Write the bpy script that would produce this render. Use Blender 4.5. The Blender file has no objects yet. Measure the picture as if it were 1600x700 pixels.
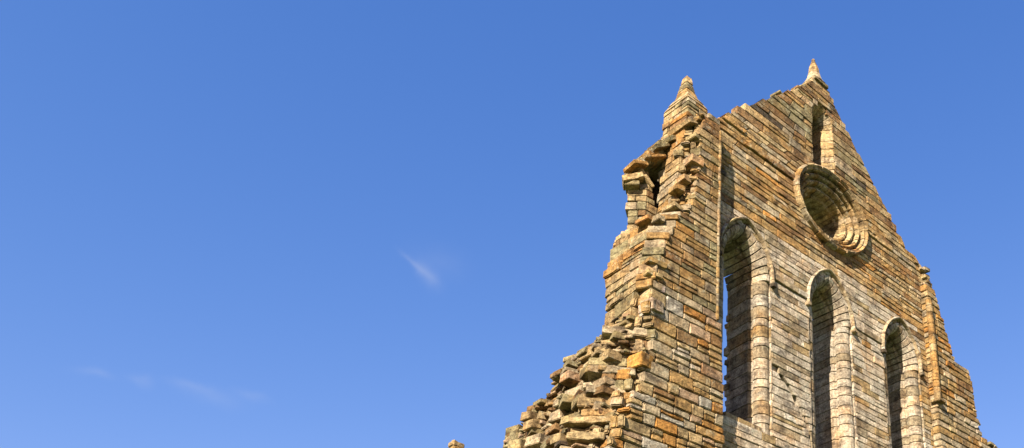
import bpy, math, random
from mathutils import Vector, Matrix, noise
R = random.Random(11)
scn = bpy.context.scene
COL = scn.collection
def rad(a): return math.radians(a)
def U(a, b): return R.uniform(a, b)
def lerp(a, b, t): return a + (b - a) * t
def table(tab, z):
    """piecewise linear lookup in rows (z, value) sorted by rising z"""
    if z <= tab[0][0]: return tab[0][1]
    for (z0, v0), (z1, v1) in zip(tab, tab[1:]):
        if z <= z1:
            t = (z - z0) / (z1 - z0)
            if isinstance(v0, tuple): return tuple(lerp(a, b, t) for a, b in zip(v0, v1))
            return lerp(v0, v1, t)
    return tab[-1][1]

# ------------------------------------------------------------------ materials
def stone_material(name, rough=0.93, bump=0.5, soot=1.0):
    m = bpy.data.materials.new(name); m.use_nodes = True
    nt = m.node_tree; N = nt.nodes; L = nt.links
    bsdf = N['Principled BSDF']; bsdf.inputs['Roughness'].default_value = rough
    bsdf.inputs['Specular IOR Level'].default_value = 0.15
    att = N.new('ShaderNodeAttribute'); att.attribute_name = 'stone_tint'
    co = N.new('ShaderNodeTexCoord')
    def nz(scale, detail, ro=0.6, dist=0.0, vec=None):
        n = N.new('ShaderNodeTexNoise'); n.inputs['Scale'].default_value = scale
        n.inputs['Detail'].default_value = detail; n.inputs['Roughness'].default_value = ro
        n.inputs['Distortion'].default_value = dist
        L.new(vec or co.outputs['Object'], n.inputs['Vector']); return n.outputs['Fac']
    def ramp(fac, p0, c0, p1, c1):
        r = N.new('ShaderNodeValToRGB'); e = r.color_ramp.elements
        e[0].position = p0; e[0].color = (*c0, 1); e[1].position = p1; e[1].color = (*c1, 1)
        L.new(fac, r.inputs['Fac']); return r.outputs['Color']
    def mul(a, b, f=1.0, mode='MULTIPLY'):
        x = N.new('ShaderNodeMix'); x.data_type = 'RGBA'; x.blend_type = mode
        x.inputs[0].default_value = f
        L.new(a, x.inputs[6])
        if hasattr(b, 'is_output'): L.new(b, x.inputs[7])
        else: x.inputs[7].default_value = (*b, 1)
        return x.outputs[2]
    c = att.outputs['Color']
    # bedding streaks inside a stone: stretched along the bed
    mp = N.new('ShaderNodeMapping'); mp.inputs['Scale'].default_value = (1.0, 1.0, 5.0)
    L.new(co.outputs['Object'], mp.inputs['Vector'])
    c = mul(c, ramp(nz(3.2, 6, 0.7, 0.8, mp.outputs['Vector']), 0.3, (0.62, 0.56, 0.5), 0.66, (1.22, 1.18, 1.12)))
    c = mul(c, ramp(nz(14, 5, 0.75), 0.34, (0.45, 0.42, 0.4), 0.62, (1.22, 1.22, 1.2)))
    # rust orange iron staining
    fx = N.new('ShaderNodeMix'); fx.data_type = 'RGBA'; fx.blend_type = 'MULTIPLY'
    L.new(ramp(nz(1.1, 4, 0.6, 0.6), 0.5, (0, 0, 0), 0.66, (0.55, 0.55, 0.55)), fx.inputs[0])
    L.new(c, fx.inputs[6]); fx.inputs[7].default_value = (1.05, 0.76, 0.45, 1); c = fx.outputs[2]
    # soot and old black crust
    sx = N.new('ShaderNodeMix'); sx.data_type = 'RGBA'; sx.blend_type = 'MULTIPLY'
    ms = N.new('ShaderNodeMapping'); ms.inputs['Scale'].default_value = (1.0, 1.0, 1.7); ms.inputs['Location'].default_value = (7, 3, 1)
    L.new(co.outputs['Object'], ms.inputs['Vector'])
    L.new(ramp(nz(1.9, 7, 0.72, 0.5, ms.outputs['Vector']), 0.49, (0, 0, 0), 0.63, (soot, soot, soot)), sx.inputs[0])
    L.new(c, sx.inputs[6]); sx.inputs[7].default_value = (0.36, 0.35, 0.36, 1); c = sx.outputs[2]
    mr = N.new('ShaderNodeMapping'); mr.inputs['Scale'].default_value = (2.2, 2.2, 0.32)
    L.new(co.outputs['Object'], mr.inputs['Vector'])
    c = mul(c, ramp(nz(1.3, 5, 0.65, 0.3, mr.outputs['Vector']), 0.36, (0.66, 0.63, 0.6), 0.55, (1.06, 1.06, 1.06)))
    # small dark pits
    pv = N.new('ShaderNodeTexVoronoi'); pv.inputs['Scale'].default_value = 22
    L.new(co.outputs['Object'], pv.inputs['Vector'])
    c = mul(c, ramp(pv.outputs['Distance'], 0.1, (0.62, 0.6, 0.58), 0.28, (1, 1, 1)))
    # pale and green lichen
    lx = N.new('ShaderNodeMix'); lx.data_type = 'RGBA'; lx.blend_type = 'MIX'
    ml = N.new('ShaderNodeMapping'); ml.inputs['Location'].default_value = (-4, 9, 5)
    L.new(co.outputs['Object'], ml.inputs['Vector'])
    L.new(ramp(nz(2.6, 8, 0.78, 0.2, ml.outputs['Vector']), 0.56, (0, 0, 0), 0.7, (0.55, 0.55, 0.55)), lx.inputs[0])
    L.new(c, lx.inputs[6]); lx.inputs[7].default_value = (0.36, 0.34, 0.235, 1); c = lx.outputs[2]
    L.new(c, bsdf.inputs['Base Color'])
    b1 = N.new('ShaderNodeBump'); b1.inputs['Strength'].default_value = bump; b1.inputs['Distance'].default_value = 0.07
    L.new(nz(7, 8, 0.72), b1.inputs['Height'])
    L.new(b1.outputs['Normal'], bsdf.inputs['Normal'])
    return m
STONE = stone_material('weathered_sandstone', bump=0.55)
CORE = stone_material('rubble_mortar', bump=0.9)

# ------------------------------------------------------------------ masonry mesh collector
BUFF, OCHRE, ORANGE = (0.47, 0.375, 0.24), (0.45, 0.285, 0.11), (0.52, 0.265, 0.07)
BROWN, PALE, DARK, TAN = (0.29, 0.175, 0.075), (0.52, 0.46, 0.36), (0.13, 0.10, 0.065), (0.47, 0.345, 0.175)
GREY, SHELL = (0.66, 0.565, 0.43), (0.72, 0.64, 0.51)
PINK, OLIVE = (0.46, 0.32, 0.20), (0.34, 0.285, 0.15)
def pick(weights):
    t = R.random() * sum(w for _, w in weights)
    for c, w in weights:
        t -= w
        if t <= 0: break
    k = U(0.84, 1.14); h = U(-.04, .04)
    return tuple(min(0.6, 0.59 * v * k * w) for v, w in zip(c, (1 + h, 1, 1 - h)))
class Masonry:
    def __init__(s): s.v = []; s.f = []; s.c = []
    def block(s, fn, size, col, amp=0.012, bev=0.018, cell=0.22, rough=None, tilt=0.0):
        """rough box: fn(a,b,c) maps the unit cube (a along, b up, c inward from the face) to a point"""
        def params(L, fine=True):
            e = min(bev / max(L, 1e-4), 0.3)
            n = max(1, min(6, int(round(L / cell)))) if fine else 1
            return [0, e] + [e + (1 - 2 * e) * i / n for i in range(1, n)] + [1 - e, 1]
        A, B, Cc = params(size[0]), params(size[1]), params(size[2], False)
        na, nb, nc = len(A) - 1, len(B) - 1, len(Cc) - 1
        idx = {}; base = len(s.v); seed = Vector((U(0, 50), U(0, 50), U(0, 50)))
        ta, tb = U(-tilt, tilt), U(-tilt, tilt)
        fr = 3.5 if rough is None else rough
        def vert(i, j, k):
            key = (i, j, k)
            if key in idx: return idx[key]
            a, b, c = A[i], B[j], Cc[k]
            ex = (i in (0, na)) + (j in (0, nb)) + (k in (0, nc))
            if ex >= 2:
                q = bev * U(0.4, 1.5) * (1.0 if ex == 2 else 1.7)
                if i in (0, na): a += (1 if i == 0 else -1) * min(0.35, q / size[0])
                if j in (0, nb): b += (1 if j == 0 else -1) * min(0.35, q / size[1])
                if k in (0, nc): c += (1 if k == 0 else -1) * min(0.35, q / size[2])
            c += (ta * (a - 0.5) + tb * (b - 0.5)) / size[2] * (1 - c)
            p = Vector(fn(a, b, c))
            d = noise.noise_vector(p * fr + seed) * amp
            d += noise.noise_vector(p * fr * 3 + seed) * amp * 0.5
            idx[key] = len(s.v); s.v.append(p + d); s.c.append(col)
            return idx[key]
        def quad(p, q, r, t): s.f.append((p, q, r, t))
        for i in range(na):
            for j in range(nb):
                quad(vert(i, j, 0), vert(i + 1, j, 0), vert(i + 1, j + 1, 0), vert(i, j + 1, 0))
                quad(vert(i, j + 1, nc), vert(i + 1, j + 1, nc), vert(i + 1, j, nc), vert(i, j, nc))
        for i in range(na):
            for k in range(nc):
                quad(vert(i, 0, k + 1), vert(i + 1, 0, k + 1), vert(i + 1, 0, k), vert(i, 0, k))
                quad(vert(i, nb, k), vert(i + 1, nb, k), vert(i + 1, nb, k + 1), vert(i, nb, k + 1))
        for j in range(nb):
            for k in range(nc):
                quad(vert(0, j, k + 1), vert(0, j, k), vert(0, j + 1, k), vert(0, j + 1, k + 1))
                quad(vert(na, j, k), vert(na, j, k + 1), vert(na, j + 1, k + 1), vert(na, j + 1, k))
    def stone(s, F, u0b, u1b, u0t, u1t, z0, z1, out, depth, col, **kw):
        def fn(a, b, c):
            u = lerp(lerp(u0b, u0t, b), lerp(u1b, u1t, b), a)
            return F(u, lerp(z0, z1, b), out - depth * c)
        s.block(fn, (max(0.03, ((u1b - u0b) + (u1t - u0t)) / 2), z1 - z0, depth), col, **kw)
    def rock(s, p, size, rot, col, amp=0.04, bev=0.04, cell=0.16):
        bev *= .55; amp *= 1.15
        M = Matrix.Translation(p) @ Matrix.Rotation(rot[2], 4, 'Z') @ Matrix.Rotation(rot[0], 4, 'X') @ Matrix.Rotation(rot[1], 4, 'Y')
        s.block(lambda a, b, c: M @ Vector(((a - .5) * size[0], (c - .5) * size[2], (b - .5) * size[1])), size, col, amp=amp, bev=bev, cell=cell)
    def box(s, p0, p1, col):
        n = len(s.v)
        for z in (p0[2], p1[2]):
            for x, y in ((p0[0], p0[1]), (p1[0], p0[1]), (p1[0], p1[1]), (p0[0], p1[1])):
                s.v.append(Vector((x, y, z))); s.c.append(col)
        for q in ((3, 2, 1, 0), (4, 5, 6, 7), (0, 1, 5, 4), (1, 2, 6, 5), (2, 3, 7, 6), (3, 0, 4, 7)):
            s.f.append(tuple(n + i for i in q))
    def prism(s, poly, z0, z1, col):
        n = len(s.v); k = len(poly)
        for z in (z0, z1):
            for x, y in poly: s.v.append(Vector((x, y, z))); s.c.append(col)
        s.f.append(tuple(n + i for i in reversed(range(k)))); s.f.append(tuple(n + k + i for i in range(k)))
        for i in range(k):
            j = (i + 1) % k; s.f.append((n + i, n + j, n + k + j, n + k + i))
    def sweep(s, rows, col, amp=0.006):
        """rows of section points (closed section), lofted with caps: one stone of a moulding"""
        n = len(s.v); k = len(rows[0]); seed = Vector((U(0, 50), U(0, 50), U(0, 50)))
        for row in rows:
            for p in row:
                p = Vector(p); s.v.append(p + noise.noise_vector(p * 5 + seed) * amp); s.c.append(col)
        for r in range(len(rows) - 1):
            for i in range(k):
                j = (i + 1) % k
                s.f.append((n + r * k + i, n + r * k + j, n + (r + 1) * k + j, n + (r + 1) * k + i))
        s.f.append(tuple(n + i for i in reversed(range(k)))); s.f.append(tuple(n + (len(rows) - 1) * k + i for i in range(k)))
    def build(s, name, parent=None, mat=None, fix=False):
        me = bpy.data.meshes.new(name)
        off = parent_origin(parent)
        me.from_pydata([tuple(v - off) for v in s.v], [], s.f)
        a = me.color_attributes.new('stone_tint', 'FLOAT_COLOR', 'POINT')
        flat = []
        for c in s.c: flat.extend((c[0], c[1], c[2], 1.0))
        a.data.foreach_set('color', flat)
        me.materials.append(mat or STONE)
        if fix:
            import bmesh
            bm = bmesh.new(); bm.from_mesh(me); bmesh.ops.recalc_face_normals(bm, faces=bm.faces); bm.to_mesh(me); bm.free()
        me.update()
        o = bpy.data.objects.new(name, me); COL.objects.link(o)
        if parent: o.parent = parent
        return o
ORIG = {}
def parent_origin(p):
    o = Vector((0, 0, 0))
    while p is not None:
        o += p.location; p = p.parent
    return o
def frame(O, A, Nn):
    O = Vector(O); A = Vector(A).normalized(); Nn = Vector(Nn).normalized()
    def F(u, z, out): return O + A * u + Nn * out + Vector((0, 0, z))
    return F

def courses(z0, z1, lo, hi, breaks=()):
    zs = [z0]; stops = sorted([b for b in breaks if z0 < b < z1] + [z1])
    for st in stops:
        a = zs[-1]; n = max(1, int(round((st - a) / U(lo * .9 + hi * .1, (lo + hi) / 2 + .02))))
        w = [U(lo, hi) for _ in range(n)]; t = sum(w); z = a
        for x in w: z += x / t * (st - a); zs.append(z)
        zs[-1] = st
    return zs
def lay(m, F, zs, ivf, colf, ln=(0.45, 1.25), depth=0.32, gap=0.017, proud=0.014, amp=0.010, rag=(0.0, 0.0), tilt=0.012, trap=0.8, bev=0.017, proudf=None, gaps={}, split=0.12):
    """coursed masonry: fills every interval of ivf(z) in every course with separate stones"""
    for z0, z1 in zip(zs, zs[1:]):
        g0 = gaps.get(round(z0, 3), gap / 2); g1 = gap / 2
        zm = (z0 + z1) / 2
        im, ib, it = ivf(zm), ivf(z0 + .004), ivf(z1 - .004)
        same = len(im) == len(ib) == len(it)
        for q, (a, b) in enumerate(im):
            if b - a < 0.06: continue
            aB = aT = a; bB = bT = b
            if same:
                aB, bB = ib[q]; aT, bT = it[q]
                lim = 0.5
                if abs(aB - aT) > lim or abs(bB - bT) > lim: aB = aT = a; bB = bT = b
                aB, aT = lerp(a, aB, trap), lerp(a, aT, trap); bB, bT = lerp(b, bB, trap), lerp(b, bT, trap)
            da, db = U(-rag[0], rag[0]), U(-rag[1], rag[1])
            aB += da; aT += da; bB += db; bT += db
            cuts = [0.0]; W = b - a; x = 0
            k = (z1 - z0) / 0.25
            while True:
                x += U(*ln) * (0.75 + 0.25 * k)
                if x > W - 0.22: break
                cuts.append(x / W)
            cuts.append(1.0)
            for c0, c1 in zip(cuts, cuts[1:]):
                col = colf(a + W * (c0 + c1) / 2, zm)
                pr = U(0, proud) * (1 if R.random() < .93 else 2.2) + (proudf(a + W * (c0 + c1) / 2, zm) if proudf else 0)
                g = gap / 2
                L0b, L1b = lerp(aB, bB, c0) + (g if c0 > 0 else 0), lerp(aB, bB, c1) - (g if c1 < 1 else 0)
                L0t, L1t = lerp(aT, bT, c0) + (g if c0 > 0 else 0), lerp(aT, bT, c1) - (g if c1 < 1 else 0)
                if L1b - L0b < 0.02 and L1t - L0t < 0.02: continue
                if (z1 - z0) > 0.26 and R.random() < split and c1 - c0 < 0.9:
                    zz = lerp(z0, z1, U(.4, .6)); t = (zz - z0) / (z1 - z0)
                    M0, M1 = lerp(L0b, L0t, t), lerp(L1b, L1t, t)
                    m.stone(F, L0b, L1b, M0, M1, z0 + g0, zz - g, pr, depth, col, amp=amp, tilt=tilt, bev=bev)
                    m.stone(F, M0, M1, L0t, L1t, zz + g, z1 - g1, U(0, proud), depth, colf(a + W * (c0 + c1) / 2, zm), amp=amp, tilt=tilt, bev=bev)
                else:
                    m.stone(F, L0b, L1b, L0t, L1t, z0 + g0, z1 - g1, pr, depth, col, amp=amp * U(.5, 1.6), tilt=tilt, bev=bev)
def core(m, ivf, z0, z1, y0, y1, inset=0.05, step=0.12, col=(0.13, 0.092, 0.055)):
    z = z0
    while z < z1 - 1e-4:
        zt = min(z1, z + step)
        iv = []
        I0, I1 = ivf(z + .002), ivf(zt - .002)
        if len(I0) == len(I1): iv = [(max(a, c), min(b, d)) for (a, b), (c, d) in zip(I0, I1)]
        else: iv = I0 if len(I0) > len(I1) else I1
        for a, b in iv:
            if b - a > 2 * inset + .02: m.box((a + inset, y0, z), (b - inset, y1, zt), col)
        z = zt

# ------------------------------------------------------------------ the place, in metres
YF = 16.0            # front plane of the gable wall
YB = 17.5            # its back
AX = 20.76           # axis of the gable
APEX, SLOPE = 27.30, 1.02
LANC = [AX - 3.965, AX, AX + 3.965]
ZSILL, ZSPR = 12.1, 17.12
OUT, E = 1.09, 0.62
def half(o, e, zs, z):
    if z <= zs: return o
    t = (o + e) ** 2 - (z - zs) ** 2
    return -e + math.sqrt(t) if t > e * e else 0
RC, RA, RB = (21.02, 21.52), 1.86, 1.50
PO, PE, PZ0, PZS = 0.60, 0.16, 23.2, 25.3
def scar(z):
    if not 12.3 < z < 14.36: return []
    iv = []
    if z > 13.75: u = table([(13.75, 17.42), (14.3, 17.92), (14.36, 17.98)], z); iv.append((u - .12, u + .12))
    u = table([(12.3, 19.80), (12.6, 19.66), (13.2, 19.3), (13.7, 18.9), (14.05, 18.42), (14.36, 18.0)], z)
    w = 0.12 + 0.07 * noise.noise(Vector((u * 3, z * 4, 0)))
    iv.append((u - w, u + w))
    if len(iv) == 2 and iv[0][1] > iv[1][0]: iv = [(iv[0][0], iv[1][1])]
    return iv
def cut(iv, holes):
    for h0, h1 in holes:
        nx = []
        for a, b in iv:
            if h1 <= a or h0 >= b: nx.append((a, b)); continue
            if h0 > a: nx.append((a, h0))
            if h1 < b: nx.append((h1, b))
        iv = nx
    return iv
RIGHT = [(0, 27.2), (16.0, 27.2), (20.9, 27.2), (21.35, 27.05), (21.4, 26.95), (21.9, 26.8), (22.1, 26.45), (22.3, 26.2), (22.32, 25.75), (APEX, AX + .05)]
def gable_iv(z, enl=0.0, groove=True):
    r = table(RIGHT, z) if z < 22.3 else AX + max(0.0, (APEX - z) / SLOPE)
    l = 15.0 if z < 21.5 else AX - (APEX - z) / SLOPE
    l += 0.08 * noise.noise(Vector((z * 2.3, 1, 5))); r += 0.07 * noise.noise(Vector((z * 2.3, 7, 2)))
    if z >= 22.3: l -= 0.03; r += 0.03
    h = []
    for c in LANC:
        w = half(OUT + .01 + enl, E, ZSPR, z)
        if z > ZSILL and w > 0.05: h.append((c - w, c + w))
    if abs(z - RC[1]) < RB + enl:
        w = (RA + enl) * math.sqrt(1 - ((z - RC[1]) / (RB + enl)) ** 2); h.append((RC[0] - w, RC[0] + w))
    w = half(PO + enl, PE, PZS, z)
    if z > PZ0 and w > .05: h.append((AX - w, AX + w))
    if groove: h += scar(z)
    return cut([(l, r)], sorted(h))
def gable_col(u, z):
    n = noise.noise(Vector((u * .5, z * .5, 3)))
    if z < 19.0 + 0.3 * n and u < 26.3 and not (u > 25.9 and z > 15):
        return pick([(GREY, 10), (SHELL, 2.5), (TAN, 1.5), (BUFF, 3), (OCHRE, .2)])
    if z > 23.2 and n > -.25: return pick([(BUFF, 1.5), (OCHRE, 3), (BROWN, 4), (TAN, 2.4), (OLIVE, 2.4), (DARK, 1)])
    return tuple(v * 1.2 for v in pick([(OCHRE, 5), (BROWN, 2.6), (TAN, 5), (BUFF, 3), (ORANGE, .5), (DARK, .3)]))

abbey = bpy.data.objects.new('abbey_ruin', None); COL.objects.link(abbey)
abbey.location = (AX, YF, 0)
abbey['label'] = 'tall ruined sandstone abbey gable with three lancet windows and a round window'
abbey['category'] = 'ruin'

# --- gable wall
m = Masonry(); F = frame((0, YF, 0), (1, 0, 0), (0, -1, 0))
zs = courses(0, 19.0, 0.19, 0.31, breaks=(8, ZSILL, 17.3))[:-1] + courses(19.0, APEX - .45, 0.19, 0.37, breaks=(21.63, 22.3))
def string_proud(u, z):
    if 21.63 < z < 21.9 and (16.1 < u < 19.2 or 22.9 < u < 24.6): return 0.045
    if 17.3 < z < 17.5 and u < 24: return 0.04
    return 0
low, high = [z for z in zs if z <= 19.001], [z for z in zs if z >= 18.999]
lay(m, F, low, gable_iv, gable_col, ln=(.45, 1.35), rag=(0.05, 0.05), proudf=string_proud, gaps={17.3: 0.035}, proud=0.014, amp=0.012, depth=0.3, gap=0.012, tilt=.008, bev=.013)
lay(m, F, high, gable_iv, gable_col, ln=(.5, 1.6), rag=(0.05, 0.05), proudf=string_proud, gaps={21.63: 0.05}, proud=0.024, amp=0.017, depth=0.3, gap=0.018, tilt=.014, bev=.017)
# a few loose cap stones along the broken coping
for side in (-1, 1):
    t = 0.9
    while t < (2.4 if side < 0 else 5.2):
        u = AX + side * t; z = APEX - SLOPE * t
        if R.random() < (.45 if side < 0 else .12):
            m.rock(Vector((u, YF + U(.15, .5), z + U(-.02, .05))), (U(.2, .4), U(.1, .15), U(.3, .6)), (U(-.1, .1), side * U(-.1, .5), U(-.2, .2)), pick([(OLIVE, 3), (BUFF, 2), (TAN, 2)]), amp=.03, bev=.03)
        t += U(.22, .42)
gable_wall = m.build('gable_wall', abbey)
m = Masonry()
core(m, lambda z: gable_iv(z, 0.12, True), 0, APEX - .5, YF + .035, YF + .3, inset=.03)
core(m, lambda z: gable_iv(z, 0.12, False), 0, APEX - .5, YF + .301, YB, inset=.05)
m.build('wall_core', abbey, CORE)

# --- mouldings swept round an arched opening
def arch_point(c, o, e, zs, z0, t, side):
    """t in [-1,0] climbs the jamb from z0 to the springing, t in [0,1] follows the arc"""
    if t < 0: return (c + side * o, lerp(zs, z0, -t))
    th = t * math.acos(e / (o + e))
    return (c + side * (-e + (o + e) * math.cos(th)), zs + (o + e) * math.sin(th))
def surround(m, c, prof, e, zs, z0, colf, jamb=(0.26, 0.46), nar=7, gap=0.02, yb=YF, jambs=True, amp=.007, head=None):
    jprof = prof
    for side in (-1, 1):
        H = zs - z0; segs = []
        if jambs:
            z = z0
            while z < zs - .05:
                z2 = min(zs, z + U(*jamb))
                if zs - z2 < .15: z2 = zs
                segs.append((-(zs - z) / H, -(zs - z2) / H, 1)); z = z2
        for i in range(nar): segs.append((i / nar, (i + 1) / nar, 3))
        for t0, t1, sub in segs:
            L = H if t0 < 0 else (prof[0][0] + e) * math.acos(e / (prof[0][0] + e))
            prof = head if head and t0 >= 0 else jprof
            g = gap / 2 / L * (1.9 if head and t0 >= 0 else 1); a, b = t0 + g, t1 - g
            pr = U(-.012, .012); rows = []
            wear = U(0, .02)
            ts = [a, a + .6 * g] + [lerp(a, b, (i + 1) / sub) for i in range(sub - 1)] + [b - .6 * g, b]
            for i, t in enumerate(ts):
                k = 0.014 if i in (0, len(ts) - 1) else 0.0
                row = []
                for o, d in prof:
                    x, z = arch_point(c, o + (k if o < prof[0][0] + .01 and d < 1.2 else 0), e, zs, z0, t, side)
                    row.append((x, yb + d + pr + (k * .6 if d < .3 else 0), z))
                rows.append(row)
            m.sweep(rows, colf(rows[0][0][0], rows[0][0][2]), amp)
roll = [(1.09, 0.0), (1.085, 0.07), (1.055, 0.10)] + [(.97 - .26 * math.sin(f), .295 - .26 * math.cos(f)) for f in (rad(18 * k - 14) for k in range(8))]
lprof = roll + [(0.79, 0.44), (0.79, 0.50), (0.745, 0.52), (0.70, 0.56), (0.80, 1.52), (1.4, 1.52), (1.4, 0.07), (1.13, 0.07), (1.13, 0.0)]
hprof = [(1.10, 0.02), (1.10, -0.06), (1.115, -0.11), (1.15, -0.12), (1.185, -0.05), (1.19, 0.02)]
ringcol = lambda x, z: tuple(v * .72 for v in pick([(GREY, 9), (BUFF, 3), (TAN, 1), (SHELL, 1)]))
hd = .31
headprof = [(1.09, 0.05), (1.06, 0.05), (1.05, -.01), (1.03, -.02)] + [(1.0 - hd * .8 * math.sin(f), -.02 + 1.25 * hd - 1.25 * hd * math.cos(f)) for f in (rad(18 * k) for k in range(1, 6))] + [(0.745, 0.42), (0.80, 0.46), (0.79, 0.52), (0.71, 0.57), (0.80, 1.52), (1.4, 1.52), (1.4, 0.07), (1.13, 0.07), (1.13, 0.05)]
labels = ['lancet window half hidden behind the left buttress, sky showing through', 'middle lancet window between two shafts', 'rightmost lancet window beside the corner shaft']
for i, c in enumerate(LANC):
    zr = ZSPR + (0.1 if i == 1 else 0)
    m = Masonry(); surround(m, c, lprof, E, zr, ZSILL, ringcol, head=headprof)
    if i == 0:
        for k in range(13):
            m.rock(Vector((c + .86, YB - .03 + U(-.03, .04), 12.4 + k * .34 + U(-.12, .12))), (U(.12, .26), U(.1, .3), .22), (0, 0, U(-.1, .1)), ringcol(0, 0), amp=.02, bev=.02)
    w = m.build('lancet_window', abbey, fix=True); w['label'] = labels[i]
    m = Masonry(); surround(m, c, hprof, E, zr + .1, zr - .02, lambda x, z: pick([(BUFF, 3), (PALE, 2), (OLIVE, 1)]), jamb=(.1, .13), nar=4, gap=.012)
    for sd in (-1, 1):   # label stop under each end of the hood
        m.rock(Vector((c + sd * 1.165, YF - .05, zr - .08)), (.16, .13, .18), (0, 0, 0), pick([(BUFF, 1), (DARK, 1)]), amp=.015, bev=.025)
    m.build('hood_mould', w, fix=True)
    m = Masonry()
    for a in (-.72, -.22, .26):
        m.block(lambda p, q, k, a=a, c=c: (c + a + p * .47, YF + .03 + 1.3 * k, ZSILL - .01 + .16 * q + .25 * k * q), (.47, .16, 1.3), pick([(BUFF, 1), (TAN, 1)]), amp=.01)
    m.build('sill', w)

# --- round window
def ring(m, prof, n, colf, gap=.02, amp=.012, c=RC, a=RA, b=RB, start=0, end=None, yb=YF):
    end = n if end is None else end
    for i in range(start, end):
        t0, t1 = i / n * 2 * math.pi + .05, (i + 1) / n * 2 * math.pi + .05
        g = gap / 2 / a; rows = []; pr = U(-.015, .015); sh = U(-.01, .01)
        for t in (t0 + g, lerp(t0, t1, .5), t1 - g):
            rows.append([(c[0] + (a - dl + sh) * math.cos(t), yb + d + pr, c[1] + (b - dl * .93 + sh) * math.sin(t)) for dl, d in prof])
        m.sweep(rows, colf(rows[0][0][0], rows[0][0][2]), amp)
rc = lambda x, z: pick([(TAN, 5), (OCHRE, 3), (BUFF, 4), (BROWN, .8)])
m = Masonry()
ring(m, [(.12, .03), (.15, .12), (.19, .13), (.21, .02), (.28, -.03), (.34, .02), (.35, .17), (.40, .21), (.43, .10), (.50, .08), (.55, .14), (.56, .29), (.61, .33), (.64, .25), (.71, .25), (.75, .33), (.76, .50), (.84, .56), (.86, 1.52), (-.3, 1.52), (-.3, .08), (.0, .08)], 30, rc, gap=.03, amp=.022)
rw = m.build('round_window', abbey, fix=True); rw['label'] = 'round window with several moulded orders above the lancets'
m = Masonry()
ring(m, [(.11, .06), (.13, -.06), (.10, -.13), (.05, -.12), (.03, -.15), (-.02, -.20), (-.08, -.17), (-.10, -.06), (-.10, .06)], 24, rc, amp=.022, gap=.03)
m.build('hood_mould', rw, fix=True)

# --- narrow light near the apex
pr_ = [(.60, 0), (.57, .03), (.50, .12), (.42, .22), (.36, .28), (.31, .34), (.30, 1.52), (.8, 1.52), (.8, .07), (.60, .07)]
m = Masonry(); surround(m, AX, pr_, PE, PZS, PZ0, lambda x, z: pick([(BUFF, 5), (TAN, 4), (OCHRE, 1)]), jamb=(.26, .4), nar=4)
gw = m.build('gable_light', abbey, fix=True); gw['label'] = 'narrow round headed light near the apex'

# ------------------------------------------------------------------ left buttress and broken side wall
YP = 15.65
CX = [(0, 11.2), (8, 11.6), (10.0, 12.06), (10.42, 12.38), (10.77, 12.43), (11.41, 12.62), (11.92, 12.85), (12.65, 12.93), (13.11, 13.17), (13.62, 13.08), (14.49, 12.94),
      (14.97, 13.13), (15.74, 13.31), (16.39, 13.50), (17.21, 13.79), (17.5, 14.15), (18.3, 14.42), (19.26, 14.48), (19.99, 14.50), (21.17, 14.60), (21.5, 14.7)]
BX = [(0, (10.9, 16.1)), (10, (11.9, 16.15)), (11.4, (12.35, 16.15)), (12.6, (12.6, 16.1)), (13.6, (12.8, 16.1)), (15, (12.85, 16.03)), (16.4, (13.1, 16.05)), (17.2, (13.45, 16.1)), (17.6, (13.95, 16.1)), (19, (14.16, 16.1)), (21.5, (14.35, 16.0))]
DX = [(0, (12.2, 22.6)), (10, (12.9, 21.9)), (11.8, (13.0, 21.45)), (12.28, (13.0, 21.2)), (12.3, (13.0, 20.5)), (12.71, (13.0, 19.7)), (13.3, (13.0, 19.3)), (13.5, (13.0, 18.8)), (13.62, (13.0, 18.0)), (13.8, (13.0, 17.3)),
      (14.5, (13.0, 17.5)), (15.9, (13.0, 17.6)), (17.2, (13.3, 17.65)), (17.5, (14.05, 17.4)), (18.0, (14.2, 17.0)), (21.5, (14.3, 17.0))]
RE = [(0, 15.75), (12.9, 15.62), (13.5, 15.56), (14.3, 15.5), (14.6, 15.34), (21.6, 15.31)]
def ptop(x): return table([(12, 20.4), (14.2, 20.6), (14.5, 21.0), (14.75, 21.35), (15.4, 21.6)], x)
lowcol = lambda u, z: pick([(TAN, 6), (ORANGE, 2.6), (OCHRE, 4), (BUFF, 4), (PALE, 1.6), (PINK, 1.8), (BROWN, .4)]) if z < 14.8 else pick([(OCHRE, 4), (TAN, 5), (BUFF, 2.5), (ORANGE, .5), (BROWN, 1.2), (OLIVE, 2.5)])
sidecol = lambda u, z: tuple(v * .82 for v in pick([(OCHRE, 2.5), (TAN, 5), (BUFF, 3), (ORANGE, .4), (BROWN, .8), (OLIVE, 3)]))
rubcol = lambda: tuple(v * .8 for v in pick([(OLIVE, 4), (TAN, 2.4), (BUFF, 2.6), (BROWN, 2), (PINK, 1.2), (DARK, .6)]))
m = Masonry(); side = Masonry(); rub = Masonry(); pc = Masonry()
Fp = frame((0, YP, 0), (1, 0, 0), (0, -1, 0))
pz = courses(0, 14.55, 0.26, 0.46, breaks=(8, 13.4))[:-1] + courses(14.55, 21.5, 0.2, 0.34, breaks=(17.2, 17.6))
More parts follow.
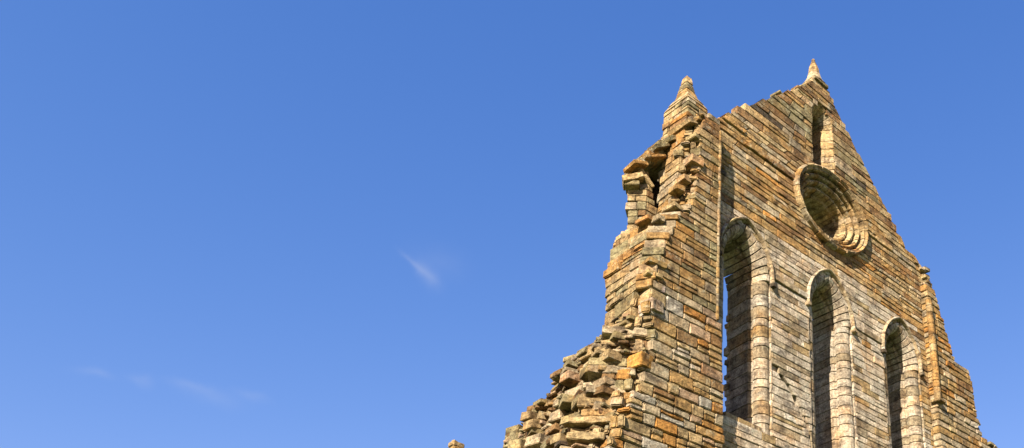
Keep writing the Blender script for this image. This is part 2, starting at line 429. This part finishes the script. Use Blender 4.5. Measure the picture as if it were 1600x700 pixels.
for ci, (z0, z1) in enumerate(zip(pz, pz[1:])):
    zm = (z0 + z1) / 2
    cx = table(CX, zm) + U(-.05, .05); B = Vector(table(BX, zm)); D = Vector(table(DX, zm)); re = table(RE, zm)
    a = cx
    while ptop(a) < zm and a < re: a += .05
    quoin = ci % 2 == 0 and 13 < zm
    # front
    if re - a > .1:
        lay(m, Fp, [z0, z1], lambda z: [(a, re)], lowcol, ln=(.35, .95) if zm > 14.6 else (.3, .8), depth=.42, gap=.016, proud=.018, amp=.013 if zm > 14.6 else .022, rag=(.05, .012 if zm > 14.6 else .03), tilt=.012, bev=.017 if zm > 14.6 else .026, split=.22 if zm > 14.6 else .38)
    # canted broken strip from the front corner back to the side face
    Cc = Vector((cx, YP)); d = (B - Cc); ln = d.length; A = d.normalized()
    if zm < 21.2:
        Fc = frame((Cc.x, Cc.y, 0), (A.x, A.y, 0), (-A.y * -1 if 0 else A.y * -1, A.x, 0)) if False else frame((Cc.x, Cc.y, 0), (A.x, A.y, 0), (-abs(A.y), -abs(A.x), 0))
        if 14.6 < zm < 17.3:
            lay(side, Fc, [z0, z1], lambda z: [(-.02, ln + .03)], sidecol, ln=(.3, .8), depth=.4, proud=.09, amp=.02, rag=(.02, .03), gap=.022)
        else:
            x = -.03
            while x < ln + .05:
                w = U(.12, .34); h = z1 - z0
                if R.random() < .35:
                    side.stone(Fc, x, x + w, x, x + w, z0 + .01, z0 + h * U(.4, .6), U(-.16, .06), .4, sidecol(0, zm), amp=.03, bev=.03, cell=.12, tilt=.06)
                    side.stone(Fc, x, x + w, x, x + w, z0 + h * .6, z1 - .01, U(-.16, .08), .4, sidecol(0, zm), amp=.03, bev=.03, cell=.12, tilt=.06)
                else:
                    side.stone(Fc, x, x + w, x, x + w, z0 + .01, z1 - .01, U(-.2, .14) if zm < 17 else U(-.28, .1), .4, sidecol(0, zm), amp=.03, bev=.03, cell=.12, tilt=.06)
                x += w + .02
    # side face running back
    d = (D - B); ln = d.length; A = d.normalized()
    Fs = frame((B.x, B.y, 0), (A.x, A.y, 0), (-A.y, A.x, 0))
    if zm <= 13.75:
        zc = [z0, z0 + (z1 - z0) * U(.4, .6), z1]
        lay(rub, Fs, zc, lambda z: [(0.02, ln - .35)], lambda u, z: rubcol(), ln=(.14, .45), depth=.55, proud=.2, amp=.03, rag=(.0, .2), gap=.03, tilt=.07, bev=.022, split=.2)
    if zm > 13.75:
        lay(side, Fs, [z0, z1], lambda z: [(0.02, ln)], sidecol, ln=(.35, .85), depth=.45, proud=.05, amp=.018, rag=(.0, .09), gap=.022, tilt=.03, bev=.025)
    poly = [(cx + .12, YP + .06), (B.x + .14, B.y + .04), (D.x + .16, D.y - .1), (max(D.x + .9, 15.2), D.y - .1), (re - .03, YP + .9), (re - .03, YP + .06)]
    if zm < 21.3 and cx < 15.2: 
        if zm > 17.5: poly = [(cx + .3, YP + .06), (B.x + .3, B.y + .2), (D.x + .15, D.y - .1), (re - .03, D.y - .1), (re - .03, YP + .06)]
        if zm > 20.4: poly = [(max(cx, a) + .15, YP + .06), (max(cx, a) + .15, D.y), (re - .03, D.y), (re - .03, YP + .06)]
        pc.prism([Vector(q) for q in poly], z0 + .0015, z1 - .0015, (.15, .105, .06))
buttress = m.build('left_buttress', abbey); buttress['label'] = 'tall broken buttress left of the lancets, patched with orange and pale blocks'
# torn rubble of the side wall below
for k in range(1100):
    z = U(6, 13.9) if k % 4 == 0 else U(9.8, 13.9)
    B = Vector(table(BX, z)); D = Vector(table(DX, z)); t = R.random()
    p = B.lerp(D, t)
    s = (U(.1, .3), U(.04, .13), U(.15, .32)); out = U(-.18, .1)
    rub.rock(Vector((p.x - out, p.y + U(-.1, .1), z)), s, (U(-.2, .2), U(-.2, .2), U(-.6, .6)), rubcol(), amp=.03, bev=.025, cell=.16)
for k in range(80):     # larger blocks left standing proud, their undersides in shade
    z = U(7.5, 13.3) if k % 4 == 0 else U(9.8, 13.3)
    B = Vector(table(BX, z)); D = Vector(table(DX, z)); p = B.lerp(D, R.random() ** 1.3 * .96)
    s = (U(.26, .58), U(.11, .25), U(.28, .5)); out = U(.0, .3)
    rub.rock(Vector((p.x - out, p.y + U(-.1, .1), z)), s, (U(-.08, .08), U(-.08, .08), U(-.5, .3)), rubcol(), amp=.026, bev=.022, cell=.16)
z = 9.2
while z < 13.5:          # long worn slabs bonded into the corner
    B = Vector(table(BX, z)); h = U(.14, .26)
    out = U(.0, .3)
    rub.rock(Vector((B.x - out + .2, B.y + .35 + U(-.15, .2), z)), (U(.8, 1.2), h, .6), (U(-.04, .04), U(-.06, .06), U(-.95, -.65)), tuple(v * .85 for v in pick([(TAN, 2), (BUFF, 3), (OLIVE, 1.4)])), amp=.04, bev=.03)
    z += h + U(.03, .14)
# thin bed stones along the torn upper edge
edge = [(17.2, 13.82), (18.1, 13.6), (18.78, 13.5), (19.27, 13.3), (19.67, 12.7), (20.47, 12.2), (21.2, 12.25), (21.4, 11.8), (21.8, 10.2), (22.1, 8)]
for (y0, z0), (y1, z1) in zip(edge, edge[1:]):
    n = int(math.hypot(y1 - y0, z1 - z0) / .07)
    for i in range(n):
        t = i / n; y, z = lerp(y0, y1, t), lerp(z0, z1, t)
        for _ in range(2):
            rub.rock(Vector((U(12.95, 14.0), y + U(-.22, .03), z + U(-.22, .0))), (U(.2, .5), U(.06, .15), U(.2, .45)), (U(-.15, .15), U(-.2, .2), U(-.8, .8)), rubcol(), amp=.03, bev=.02)
rub.rock(Vector((13.0, 18.75, 13.55)), (.42, .16, .4), (0, .05, .2), pick([(OLIVE, 1)]), amp=.02, bev=.03)
rub.rock(Vector((13.0, 19.25, 13.2)), (.3, .2, .35), (0, .05, .3), pick([(OLIVE, 1)]), amp=.02, bev=.03)
rub.rock(Vector((13.05, 21.15, 12.0)), (.5, .62, .55), (.02, .03, .1), pick([(OLIVE, 1)]), amp=.02, bev=.03)
for y, z, s in ((16.9, 12.55, .8), (17.7, 12.0, .75), (18.3, 11.55, .6), (16.7, 13.1, .7), (17.6, 13.2, .7), (16.6, 11.9, .8), (18.9, 11.0, .7), (17.3, 11.1, .9), (16.5, 11.1, .8), (18.2, 12.7, .6), (19.5, 11.7, .6), (19.9, 11.2, .6)):
    B = table(BX, z)
    rub.rock(Vector((B[0] + .08, y, z)), (s * .7, U(.2, .3), s * .8), (U(-.05, .1), U(-.06, .06), U(-.35, .2)), pick([(TAN, 2), (BUFF, 2), (OLIVE, 2)]), amp=.03, bev=.03)
sw = rub.build('side_wall', abbey); sw['label'] = 'torn rubble stump of the side wall sloping down behind the buttress'
# broken passage box standing behind, its cap stone and the bridge stones over it
Fb = frame((13.79, 17.02, 0), (1, 0, 0), (0, -1, 0)); Fk = frame((13.79, 17.02, 0), (-.66, .75, 0), (-.75, -.66, 0))
bz = courses(17.15, 19.45, .2, .3)
for z0, z1 in zip(bz, bz[1:]):
    zm = (z0 + z1) / 2
    rgt = table([(17, .56), (17.9, .5), (18.6, .26), (19.4, .05)], zm)
    if rgt > .1: lay(side, Fb, [z0, z1], lambda z: [(0.01, rgt)], sidecol, ln=(.3, .5), depth=.35, proud=.02)
    lay(side, Fk, [z0, z1], lambda z: [(0.0, .56)], sidecol, ln=(.22, .45), depth=.4, proud=.04, rag=(0, .06), amp=.015)
for k in range(26):
    side.rock(Vector((13.55 + U(-.2, .25), 17.35 + U(-.2, .3), 17.15 + U(-.3, .15))), (U(.2, .5), U(.1, .2), U(.2, .45)), (U(-.2, .2), U(-.2, .2), U(-1, 1)), lowcol(0, 17), amp=.03, bev=.03)
pc.prism([(13.55, 17.5), (13.85, 17.1), (14.2, 17.1), (14.4, 18.0), (14.1, 18.0)], 16.8, 18.3, (.15, .105, .06))
pc.prism([(14.42, 17.9), (15.3, 17.9), (15.3, 18.3), (14.5, 18.3)], 16.8, 20.9, (.15, .105, .06))
pc.prism([(13.75, 17.2), (14.6, 17.0), (14.8, 18.0), (14.4, 18.0)], 20.12, 20.3, (.15, .105, .06))
Fbr = frame((0, 16.95, 0), (1, 0, 0), (0, -1, 0))
brz = courses(19.42, 21.0, .12, .2)
for z0, z1 in zip(brz, brz[1:]):
    zm = (z0 + z1) / 2
    l = table([(19.42, 13.34), (19.9, 13.6), (21.08, 14.3)], zm); r_ = table([(19.42, 13.5), (20.15, 14.3), (20.2, 14.5), (21, 14.6)], zm)
    for x in (l, l + .33, l + .66):
        if x > r_ - .05: continue
        e = min(r_, x + .42)
        side.rock(Vector(((x + e) / 2, 17.25 + U(-.08, .05), zm)), (max(.22, e - x + .06), z1 - z0 - .01, .75), (U(-.06, .06), U(-.5, -.3), U(-.25, .0)), pick([(OLIVE, 2), (OCHRE, 2), (TAN, 2), (BUFF, 1)]), amp=.03, bev=.03)
for x, y, z, a, b, c, t in ((13.42, 17.15, 19.46, .5, .12, .6, -.4), (13.85, 17.0, 19.85, .8, .1, .6, -.5), (14.1, 16.9, 20.35, .8, .12, .6, -.6), (14.35, 16.75, 20.7, .7, .14, .7, -.55),
                            (14.5, 16.25, 21.02, .75, .14, .9, -.5), (14.75, 16.1, 21.25, .7, .12, .8, -.45)):
    side.rock(Vector((x, y, z)), (a, b, c), (U(-.05, .05), t, U(-.15, .1)), pick([(OLIVE, 2), (OCHRE, 2), (TAN, 2), (BUFF, 1)]), amp=.025, bev=.03)
side.rock(Vector((13.46, 17.28, 19.05)), (.62, .2, .5), (.05, -.28, -.72), pick([(TAN, 1)]), amp=.03, bev=.04)
side.rock(Vector((13.5, 17.33, 18.86)), (.42, .14, .5), (0, -.05, -.75), pick([(OLIVE, 1)]), amp=.02, bev=.03)
side.rock(Vector((13.75, 17.2, 19.15)), (.62, .13, .5), (0, .75, -.1), pick([(TAN, 1)]), amp=.02, bev=.03)
# lone toothing blocks standing out of the broken corner
for x, y, z, s, c in ((14.45, 15.85, 19.45, (.42, .3, .5), TAN), (14.2, 15.95, 18.75, (.3, .2, .4), TAN), (14.02, 16.0, 18.35, (.3, .2, .4), OCHRE), (14.5, 15.85, 20.35, (.4, .14, .4), TAN),
                     (13.85, 15.95, 17.55, (.4, .16, .5), TAN), (13.35, 15.95, 16.95, (.24, .2, .3), BUFF), (13.15, 15.82, 14.05, (.42, .33, .5), PALE), (13.18, 15.85, 15.35, (.55, .16, .5), OCHRE),
                     (13.1, 15.85, 14.95, (.45, .15, .5), TAN), (13.2, 15.85, 14.65, (.5, .2, .4), PALE), (12.92, 15.85, 12.4, (.42, .38, .5), ORANGE), (13.6, 16.6, 16.75, (.4, .2, .5), OLIVE), (13.3, 16.3, 17.0, (.5, .14, .5), OCHRE)):
    side.rock(Vector((x, y, z)), s, (U(-.05, .05), U(-.05, .05), U(-.15, .15)), tuple(v * U(.5, .6) for v in c), amp=.02, bev=.028)
sb = side.build('broken_corner', buttress); sb['label'] = 'torn left edge of the buttress with passage opening'
pc.build('buttress_core', buttress, CORE, fix=True)

# corner shafts in drums
def shaft(name, x, y, r, z0, z1, parent, base=False):
    m = Masonry(); z = z0
    while z < z1 - .02:
        z2 = min(z1, z + U(.25, .5)); n = 10; dx, dy = U(-.008, .008), U(-.008, .008)
        rows = []
        for zz, k in ((z + .004, .9), (z + .02, 1), (z2 - .02, 1), (z2 - .004, .9)):
            rows.append([(x + dx + r * k * math.cos(2 * math.pi * i / n), y + dy + r * k * math.sin(2 * math.pi * i / n), zz) for i in range(n)])
        m.sweep(rows, tuple(v * .84 for v in pick([(TAN, 3), (OCHRE, 2), (BUFF, 3)])), .008); z = z2
    if base:
        m.block(lambda a, b, c: (x - .2 + a * .42, y - .2 + c * .4, z0 - .12 + .12 * b), (.42, .12, .4), pick([(TAN, 1)]), amp=.01)
    return m.build(name, parent, fix=True)
shaft('corner_shaft', 15.33, YP + .02, .062, 14.6, 21.1, buttress)

# corner pinnacle
def spire(m, cx, cy, wx, wy, rows, colf):
    """rows: (z, half width factor) joined into separate courses"""
    for (z0, k0), (z1, k1) in zip(rows, rows[1:]):
        m.block(lambda a, b, c, z0=z0, z1=z1, k0=k0, k1=k1: (cx + (a - .5) * wx * lerp(k0, k1, b), cy + (c - .5) * wy * lerp(k0, k1, b), lerp(z0 + .006, z1 - .006, b)),
                (wx * k0, z1 - z0, wy * k0), colf(), amp=.018, bev=.02, cell=.15)
m = Masonry()
tc = lambda *a: pick([(BUFF, 3), (TAN, 4), (OLIVE, 2), (OCHRE, 1)])
tx0, tx1, ty0, ty1 = 14.42, 15.25, 16.12, 17.22
Ff = frame((tx0, ty0, 0), (1, 0, 0), (0, -1, 0)); Fl = frame((tx0, ty0, 0), (0, 1, 0), (-1, 0, 0)); Fr = frame((tx1, ty0, 0), (0, 1, 0), (1, 0, 0))
tz = [20.7, 20.95, 21.2, 21.45, 21.72, 21.98, 22.14]
for i, (z0, z1) in enumerate(zip(tz, tz[1:])):
    q = .2 if i % 2 else .0
    lay(m, Ff, [z0, z1], lambda z: [(0, tx1 - tx0)], tc, ln=(.3, .5), depth=.3, proud=.02, gap=.02)
    lay(m, Fl, [z0, z1], lambda z: [(.28, ty1 - ty0)], tc, ln=(.3, .5), depth=.3, proud=.02, gap=.02)
    lay(m, Fr, [z0, z1], lambda z: [(.28, ty1 - ty0)], tc, ln=(.3, .5), depth=.3, proud=.02, gap=.02)
m.box((tx0 + .05, ty0 + .05, 20.7), (tx1 - .05, ty1 - .02, 22.1), (.3, .22, .13))
cxx, cyy = (tx0 + tx1) / 2, (ty0 + ty1) / 2
spire(m, cxx, cyy, .86, 1.12, [(22.13, 1.0), (22.36, .80), (22.58, .60)], tc)
spire(m, cxx, cyy, .50, .56, [(22.56, 1.0), (22.88, .76), (23.2, .56), (23.5, .40)], tc)
pin = m.build('corner_pinnacle', abbey); pin['label'] = 'square pinnacle with a stub spire over the left buttress'

# apex block and finial
m = Masonry()
for x0, x1, z0, z1, o in ((20.38, 21.16, 27.06, 27.22, .06), (20.3, 21.3, 26.84, 27.05, .0), (20.14, 21.5, 26.62, 26.83, .01)):
    m.block(lambda a, b, c, x0=x0, x1=x1, z0=z0, z1=z1, o=o: (lerp(x0, x1, a), YF - o + .62 * c, lerp(z0, z1, b)), (x1 - x0, z1 - z0, .62), tc(), amp=.015)
fx, fy = 20.78, 16.32
n = 8
for (z0, r0), (z1, r1) in zip([(27.2, .42), (27.45, .29), (27.72, .225), (27.98, .185), (28.2, .13), (28.36, .07)], [(27.445, .29), (27.715, .225), (27.975, .19), (28.195, .13), (28.355, .075), (28.38, .06)]):
    rows = [[(fx + rr * math.cos(2 * math.pi * (i + .5) / n), fy + rr * math.sin(2 * math.pi * (i + .5) / n), z) for i in range(n)] for z, rr in ((z0, r0), ((z0 + z1) / 2, (r0 + r1) / 2), (z1, r1))]
    m.sweep(rows, pick([(BUFF, 3), (OLIVE, 1), (TAN, 2)]), .02)
rows = [[(fx + .075 * math.sin(t) * math.cos(2 * math.pi * i / n), fy + .075 * math.sin(t) * math.sin(2 * math.pi * i / n), 28.43 - .075 * math.cos(t)) for i in range(n)] for t in (.25, .9, 1.57, 2.2, 2.9)]
m.sweep(rows, (.3, .22, .14), .005)
fin = m.build('apex_finial', abbey, fix=True); fin['label'] = 'slender finial on the gable apex'

# ------------------------------------------------------------------ right buttress
YR = 15.73
Frt = frame((0, YR, 0), (1, 0, 0), (0, -1, 0)); Frl = frame((26.38, YR, 0), (0, 1, 0), (-1, 0, 0))
RR = [(0, 30.6), (14.6, 30.4), (15.4, 30.05), (15.75, 29.35), (15.85, 29.0), (16.1, 29.45), (16.3, 29.2), (17.7, 29.0), (18.3, 28.85), (18.34, 28.1), (18.44, 27.85), (19.22, 27.57), (20.4, 27.15), (20.99, 27.0), (21.05, 26.65)]
rcol = lambda u, z: (pick([(OCHRE, 5), (ORANGE, 1.6), (TAN, 4), (BUFF, 2), (BROWN, 1)]) if z > 16.0 else pick([(BUFF, 6), (PALE, 2), (TAN, 3), (OCHRE, 1)]))
m = Masonry()
rz = courses(0, 21.0, .2, .32, breaks=(8, 15.85, 18.3))
lay(m, Frt, rz, lambda z: [(26.38, table(RR, z))], rcol, ln=(.35, 1.0), depth=.5, gap=.022, proud=.03, amp=.016, rag=(.0, .07), tilt=.02, trap=.6, bev=.022)
for k in range(60):
    z = U(14.2, 15.4); x = table(RR, z) - U(-.1, .5)
    m.rock(Vector((x, YR + U(-.05, .7), z + .1)), (U(.25, .6), U(.07, .16), U(.3, .5)), (U(-.2, .2), U(-.3, .3), U(-.4, .4)), pick([(OLIVE, 2), (TAN, 2), (BUFF, 2)]), amp=.03, bev=.025)
for z in (18.9, 19.4, 20.0, 20.5, 16.0):
    m.rock(Vector((table(RR, z) + .03, YR + .4, z)), (.3, .18, .6), (0, 0, .1), rcol(0, z), amp=.03, bev=.03)
for k in range(26):
    z = U(20.9, 22.2); x = table([(20.9, 27.0), (21.5, 26.9), (21.9, 26.7), (22.2, 26.2)], z) - U(-.06, .3)
    m.rock(Vector((x, YF + U(-.02, .3), z)), (U(.2, .38), U(.1, .16), U(.3, .5)), (U(-.06, .06), U(-.06, .06), U(-.15, .15)), pick([(OLIVE, 2), (TAN, 2), (BUFF, 2)]), amp=.025, bev=.025)
rbt = m.build('right_buttress', abbey); rbt['label'] = 'stepped broken buttress at the right end of the gable'
m = Masonry()
z = 0
while z < 20.9:
    zt = min(20.9, z + .15); w = min(table(RR, z), table(RR, zt)) - .12
    m.box((26.43, YR + .06, z), (w, YB - .05, zt), (.25, .18, .1)); z = zt
m.build('buttress_core', rbt, CORE)
shaft('corner_shaft', 26.46, YR + .0, .13, 16.15, 20.35, rbt, base=True)

# ------------------------------------------------------------------ distant wall stump
st = Masonry(); z = 0
while z < 12.95:
    h = U(.16, .26); k = max(0, 12.95 - z); w = .26 + .13 * min(k, 8) + U(-.05, .05)
    x0 = 13.0
    for j in range(max(1, int(w / .5))):
        n_ = max(1, int(w / .5)); a0, a1 = w / n_ * j, w / n_ * (j + 1)
        st.block(lambda a, b, c, a0=a0, a1=a1, z=z, h=h: (x0 + .4 * c, 24.95 - lerp(a0, a1, a), z + h * b), (a1 - a0, h - .01, .4), pick([(TAN, 3), (OCHRE, 2), (ORANGE, 1)]), amp=.03, bev=.03)
    z += h
st.rock(Vector((13.15, 24.86, 12.98)), (.16, .22, .13), (0, 0, .2), pick([(TAN, 1)]), amp=.02, bev=.03)
stump = st.build('wall_stump'); 
off = Vector((13.3, 24.6, 0)); stump.data.transform(Matrix.Translation(-off)); stump.location = off
stump['label'] = 'small ochre tip of a separate ruined wall, low left of the abbey gable'; stump['category'] = 'ruined wall'

# ------------------------------------------------------------------ ground: one mown lawn to the horizon
import bmesh
bm = bmesh.new(); bmesh.ops.create_grid(bm, x_segments=60, y_segments=60, size=1)
for v in bm.verts:
    x, y = v.co.x, v.co.y; rr = (x * x + y * y) ** .5
    v.co.x, v.co.y = x * (60 + 3000 * rr ** 3), y * (60 + 3000 * rr ** 3)
    d = Vector((v.co.x - 20, v.co.y - 16, 0)).length
    v.co.z = -0.02 + (0.0 if d < 30 else .8 * noise.noise(v.co * .01))
me = bpy.data.meshes.new('grass_ground'); bm.to_mesh(me); bm.free()
g = bpy.data.objects.new('grass_ground', me); COL.objects.link(g); g['kind'] = 'structure'
gm = bpy.data.materials.new('mown_grass'); gm.use_nodes = True; nt = gm.node_tree
nn = nt.nodes.new('ShaderNodeTexNoise'); nn.inputs['Scale'].default_value = .8; nn.inputs['Detail'].default_value = 10
tc_ = nt.nodes.new('ShaderNodeTexCoord'); nt.links.new(tc_.outputs['Object'], nn.inputs['Vector'])
rp = nt.nodes.new('ShaderNodeValToRGB'); rp.color_ramp.elements[0].position = .35; rp.color_ramp.elements[0].color = (.035, .07, .018, 1)
rp.color_ramp.elements[1].position = .65; rp.color_ramp.elements[1].color = (.09, .13, .035, 1)
nt.links.new(nn.outputs['Fac'], rp.inputs['Fac']); nt.links.new(rp.outputs['Color'], nt.nodes['Principled BSDF'].inputs['Base Color'])
nt.nodes['Principled BSDF'].inputs['Roughness'].default_value = .95
me.materials.append(gm)

# ------------------------------------------------------------------ camera
FPX, PX, PY, PITCH, ROLL, YAW = 1467.19, 1182.55, 657.22, 0.428917, -0.003098, 0.823565
h = Vector((math.sin(YAW), math.cos(YAW), 0)); r0 = Vector((math.cos(YAW), -math.sin(YAW), 0))
Fw = h * math.cos(PITCH) + Vector((0, 0, math.sin(PITCH))); Up = -h * math.sin(PITCH) + Vector((0, 0, math.cos(PITCH)))
Rt = r0 * math.cos(ROLL) + Up * math.sin(ROLL); Up2 = -r0 * math.sin(ROLL) + Up * math.cos(ROLL)
cam = bpy.data.cameras.new('camera'); co = bpy.data.objects.new('camera', cam); COL.objects.link(co)
M = Matrix((Rt, Up2, -Fw)).transposed().to_4x4(); M.translation = Vector((0, 0, 1.6)); co.matrix_world = M
cam.sensor_width = 36; cam.lens = FPX / 1600 * 36
cam.shift_x = (800 - PX) / 1600; cam.shift_y = (PY - 350) / 1600
cam.clip_end = 8000; scn.camera = co

# ------------------------------------------------------------------ sun and sky
SUN_EL = rad(34); sd = Vector((2.5, 1.0, 0)).normalized()            # way the light travels, on the ground
to_sun = Vector((-sd.x * math.cos(SUN_EL), -sd.y * math.cos(SUN_EL), math.sin(SUN_EL)))
sl = bpy.data.lights.new('sun', 'SUN'); EXPO = 2.0; sl.energy = 5.0; sl.angle = rad(.53); sl.color = (1.0, .93, .82)
so = bpy.data.objects.new('sun', sl); COL.objects.link(so); so.rotation_euler = to_sun.to_track_quat('Z', 'Y').to_euler()
w = bpy.data.worlds.new('World'); scn.world = w; w.use_nodes = True; nt = w.node_tree; N = nt.nodes; L = nt.links
bg = N['Background']; bg.inputs['Strength'].default_value = .1
sky = N.new('ShaderNodeTexSky'); sky.sky_type = 'NISHITA'; sky.sun_disc = False; sky.sun_elevation = SUN_EL
sky.sun_rotation = math.atan2(to_sun.x, to_sun.y)
sky.altitude = 30; sky.air_density = 1.0; sky.dust_density = 0.3; sky.ozone_density = 2.5
# the camera's deep blue: each channel of the sky through its own curve
def math_node(op, a, b=None, c=None):
    n = N.new('ShaderNodeMath'); n.operation = op
    for i, x in enumerate((a, b, c)):
        if x is None: continue
        if hasattr(x, 'is_output'): L.new(x, n.inputs[i])
        else: n.inputs[i].default_value = x
    return n.outputs[0]
sep = N.new('ShaderNodeSeparateColor'); L.new(sky.outputs['Color'], sep.inputs[0]); cmb = N.new('ShaderNodeCombineColor')
for i, (ref, goal, g) in enumerate(((.134, .083, 1.25), (.232, .212, .84), (.446, .624, .55))):
    v = math_node('MULTIPLY', sep.outputs[i], .2 / ref)
    v = math_node('POWER', v, g); v = math_node('MULTIPLY', v, goal * 10 / 2 ** EXPO)
    L.new(v, cmb.inputs[i])
# faint wisps of cirrus, placed by their direction in the sky
tcw = N.new('ShaderNodeTexCoord'); D3 = tcw.outputs['Generated']
def dot(vec, v):
    n = N.new('ShaderNodeVectorMath'); n.operation = 'DOT_PRODUCT'; L.new(vec, n.inputs[0]); n.inputs[1].default_value = v; return n.outputs['Value']
nw = N.new('ShaderNodeTexNoise'); nw.inputs['Scale'].default_value = 30; nw.inputs['Detail'].default_value = 6; L.new(D3, nw.inputs['Vector'])
vm = N.new('ShaderNodeVectorMath'); vm.operation = 'SUBTRACT'; L.new(nw.outputs['Color'], vm.inputs[0]); vm.inputs[1].default_value = (.5, .5, .5)
vs_ = N.new('ShaderNodeVectorMath'); vs_.operation = 'MULTIPLY_ADD'; L.new(vm.outputs[0], vs_.inputs[0]); vs_.inputs[1].default_value = (.02, .02, .02); L.new(D3, vs_.inputs[2])
DW = vs_.outputs[0]; total = None
for px, py, ang, ln, wd, am in ((648, 413, 40, 15, 4, .13), (667, 430, 54, 17, 9, .17), (688, 408, 20, 26, 16, .05), (148, 585, 12, 15, 5, .09), (222, 594, 16, 10, 5, .08), (296, 606, 16, 18, 5, .08), (338, 620, 12, 24, 9, .07), (395, 618, 22, 15, 5, .07)):
    c = (Fw + Rt * ((px - PX) / FPX) + Up2 * ((PY - py) / FPX)).normalized()
    e1 = (Rt * math.cos(rad(ang)) - Up2 * math.sin(rad(ang))); e1 = (e1 - c * e1.dot(c)).normalized(); e2 = c.cross(e1)
    u_ = math_node('DIVIDE', math_node('SUBTRACT', dot(DW, e1), c.dot(e1)), ln / FPX); v_ = math_node('DIVIDE', math_node('SUBTRACT', dot(DW, e2), c.dot(e2)), wd / FPX)
    q = math_node('ADD', math_node('MULTIPLY', u_, u_), math_node('MULTIPLY', v_, v_))
    gx = math_node('MULTIPLY', math_node('EXPONENT', math_node('MULTIPLY', q, -.7)), am)
    gx = math_node('MULTIPLY', gx, math_node('GREATER_THAN', dot(D3, c), 0.0))
    total = gx if total is None else math_node('ADD', total, gx)
mixc = N.new('ShaderNodeMix'); mixc.data_type = 'RGBA'; L.new(total, mixc.inputs[0]); L.new(cmb.outputs[0], mixc.inputs[6]); mixc.inputs[7].default_value = tuple(v * 10 / 2 ** EXPO for v in (.68, .72, .84)) + (1,)
L.new(mixc.outputs[2], bg.inputs['Color'])
vs = scn.view_settings; vs.view_transform = 'Standard'; vs.look = 'None'; vs.gamma = 1; vs.exposure = EXPO; vs.use_curve_mapping = False
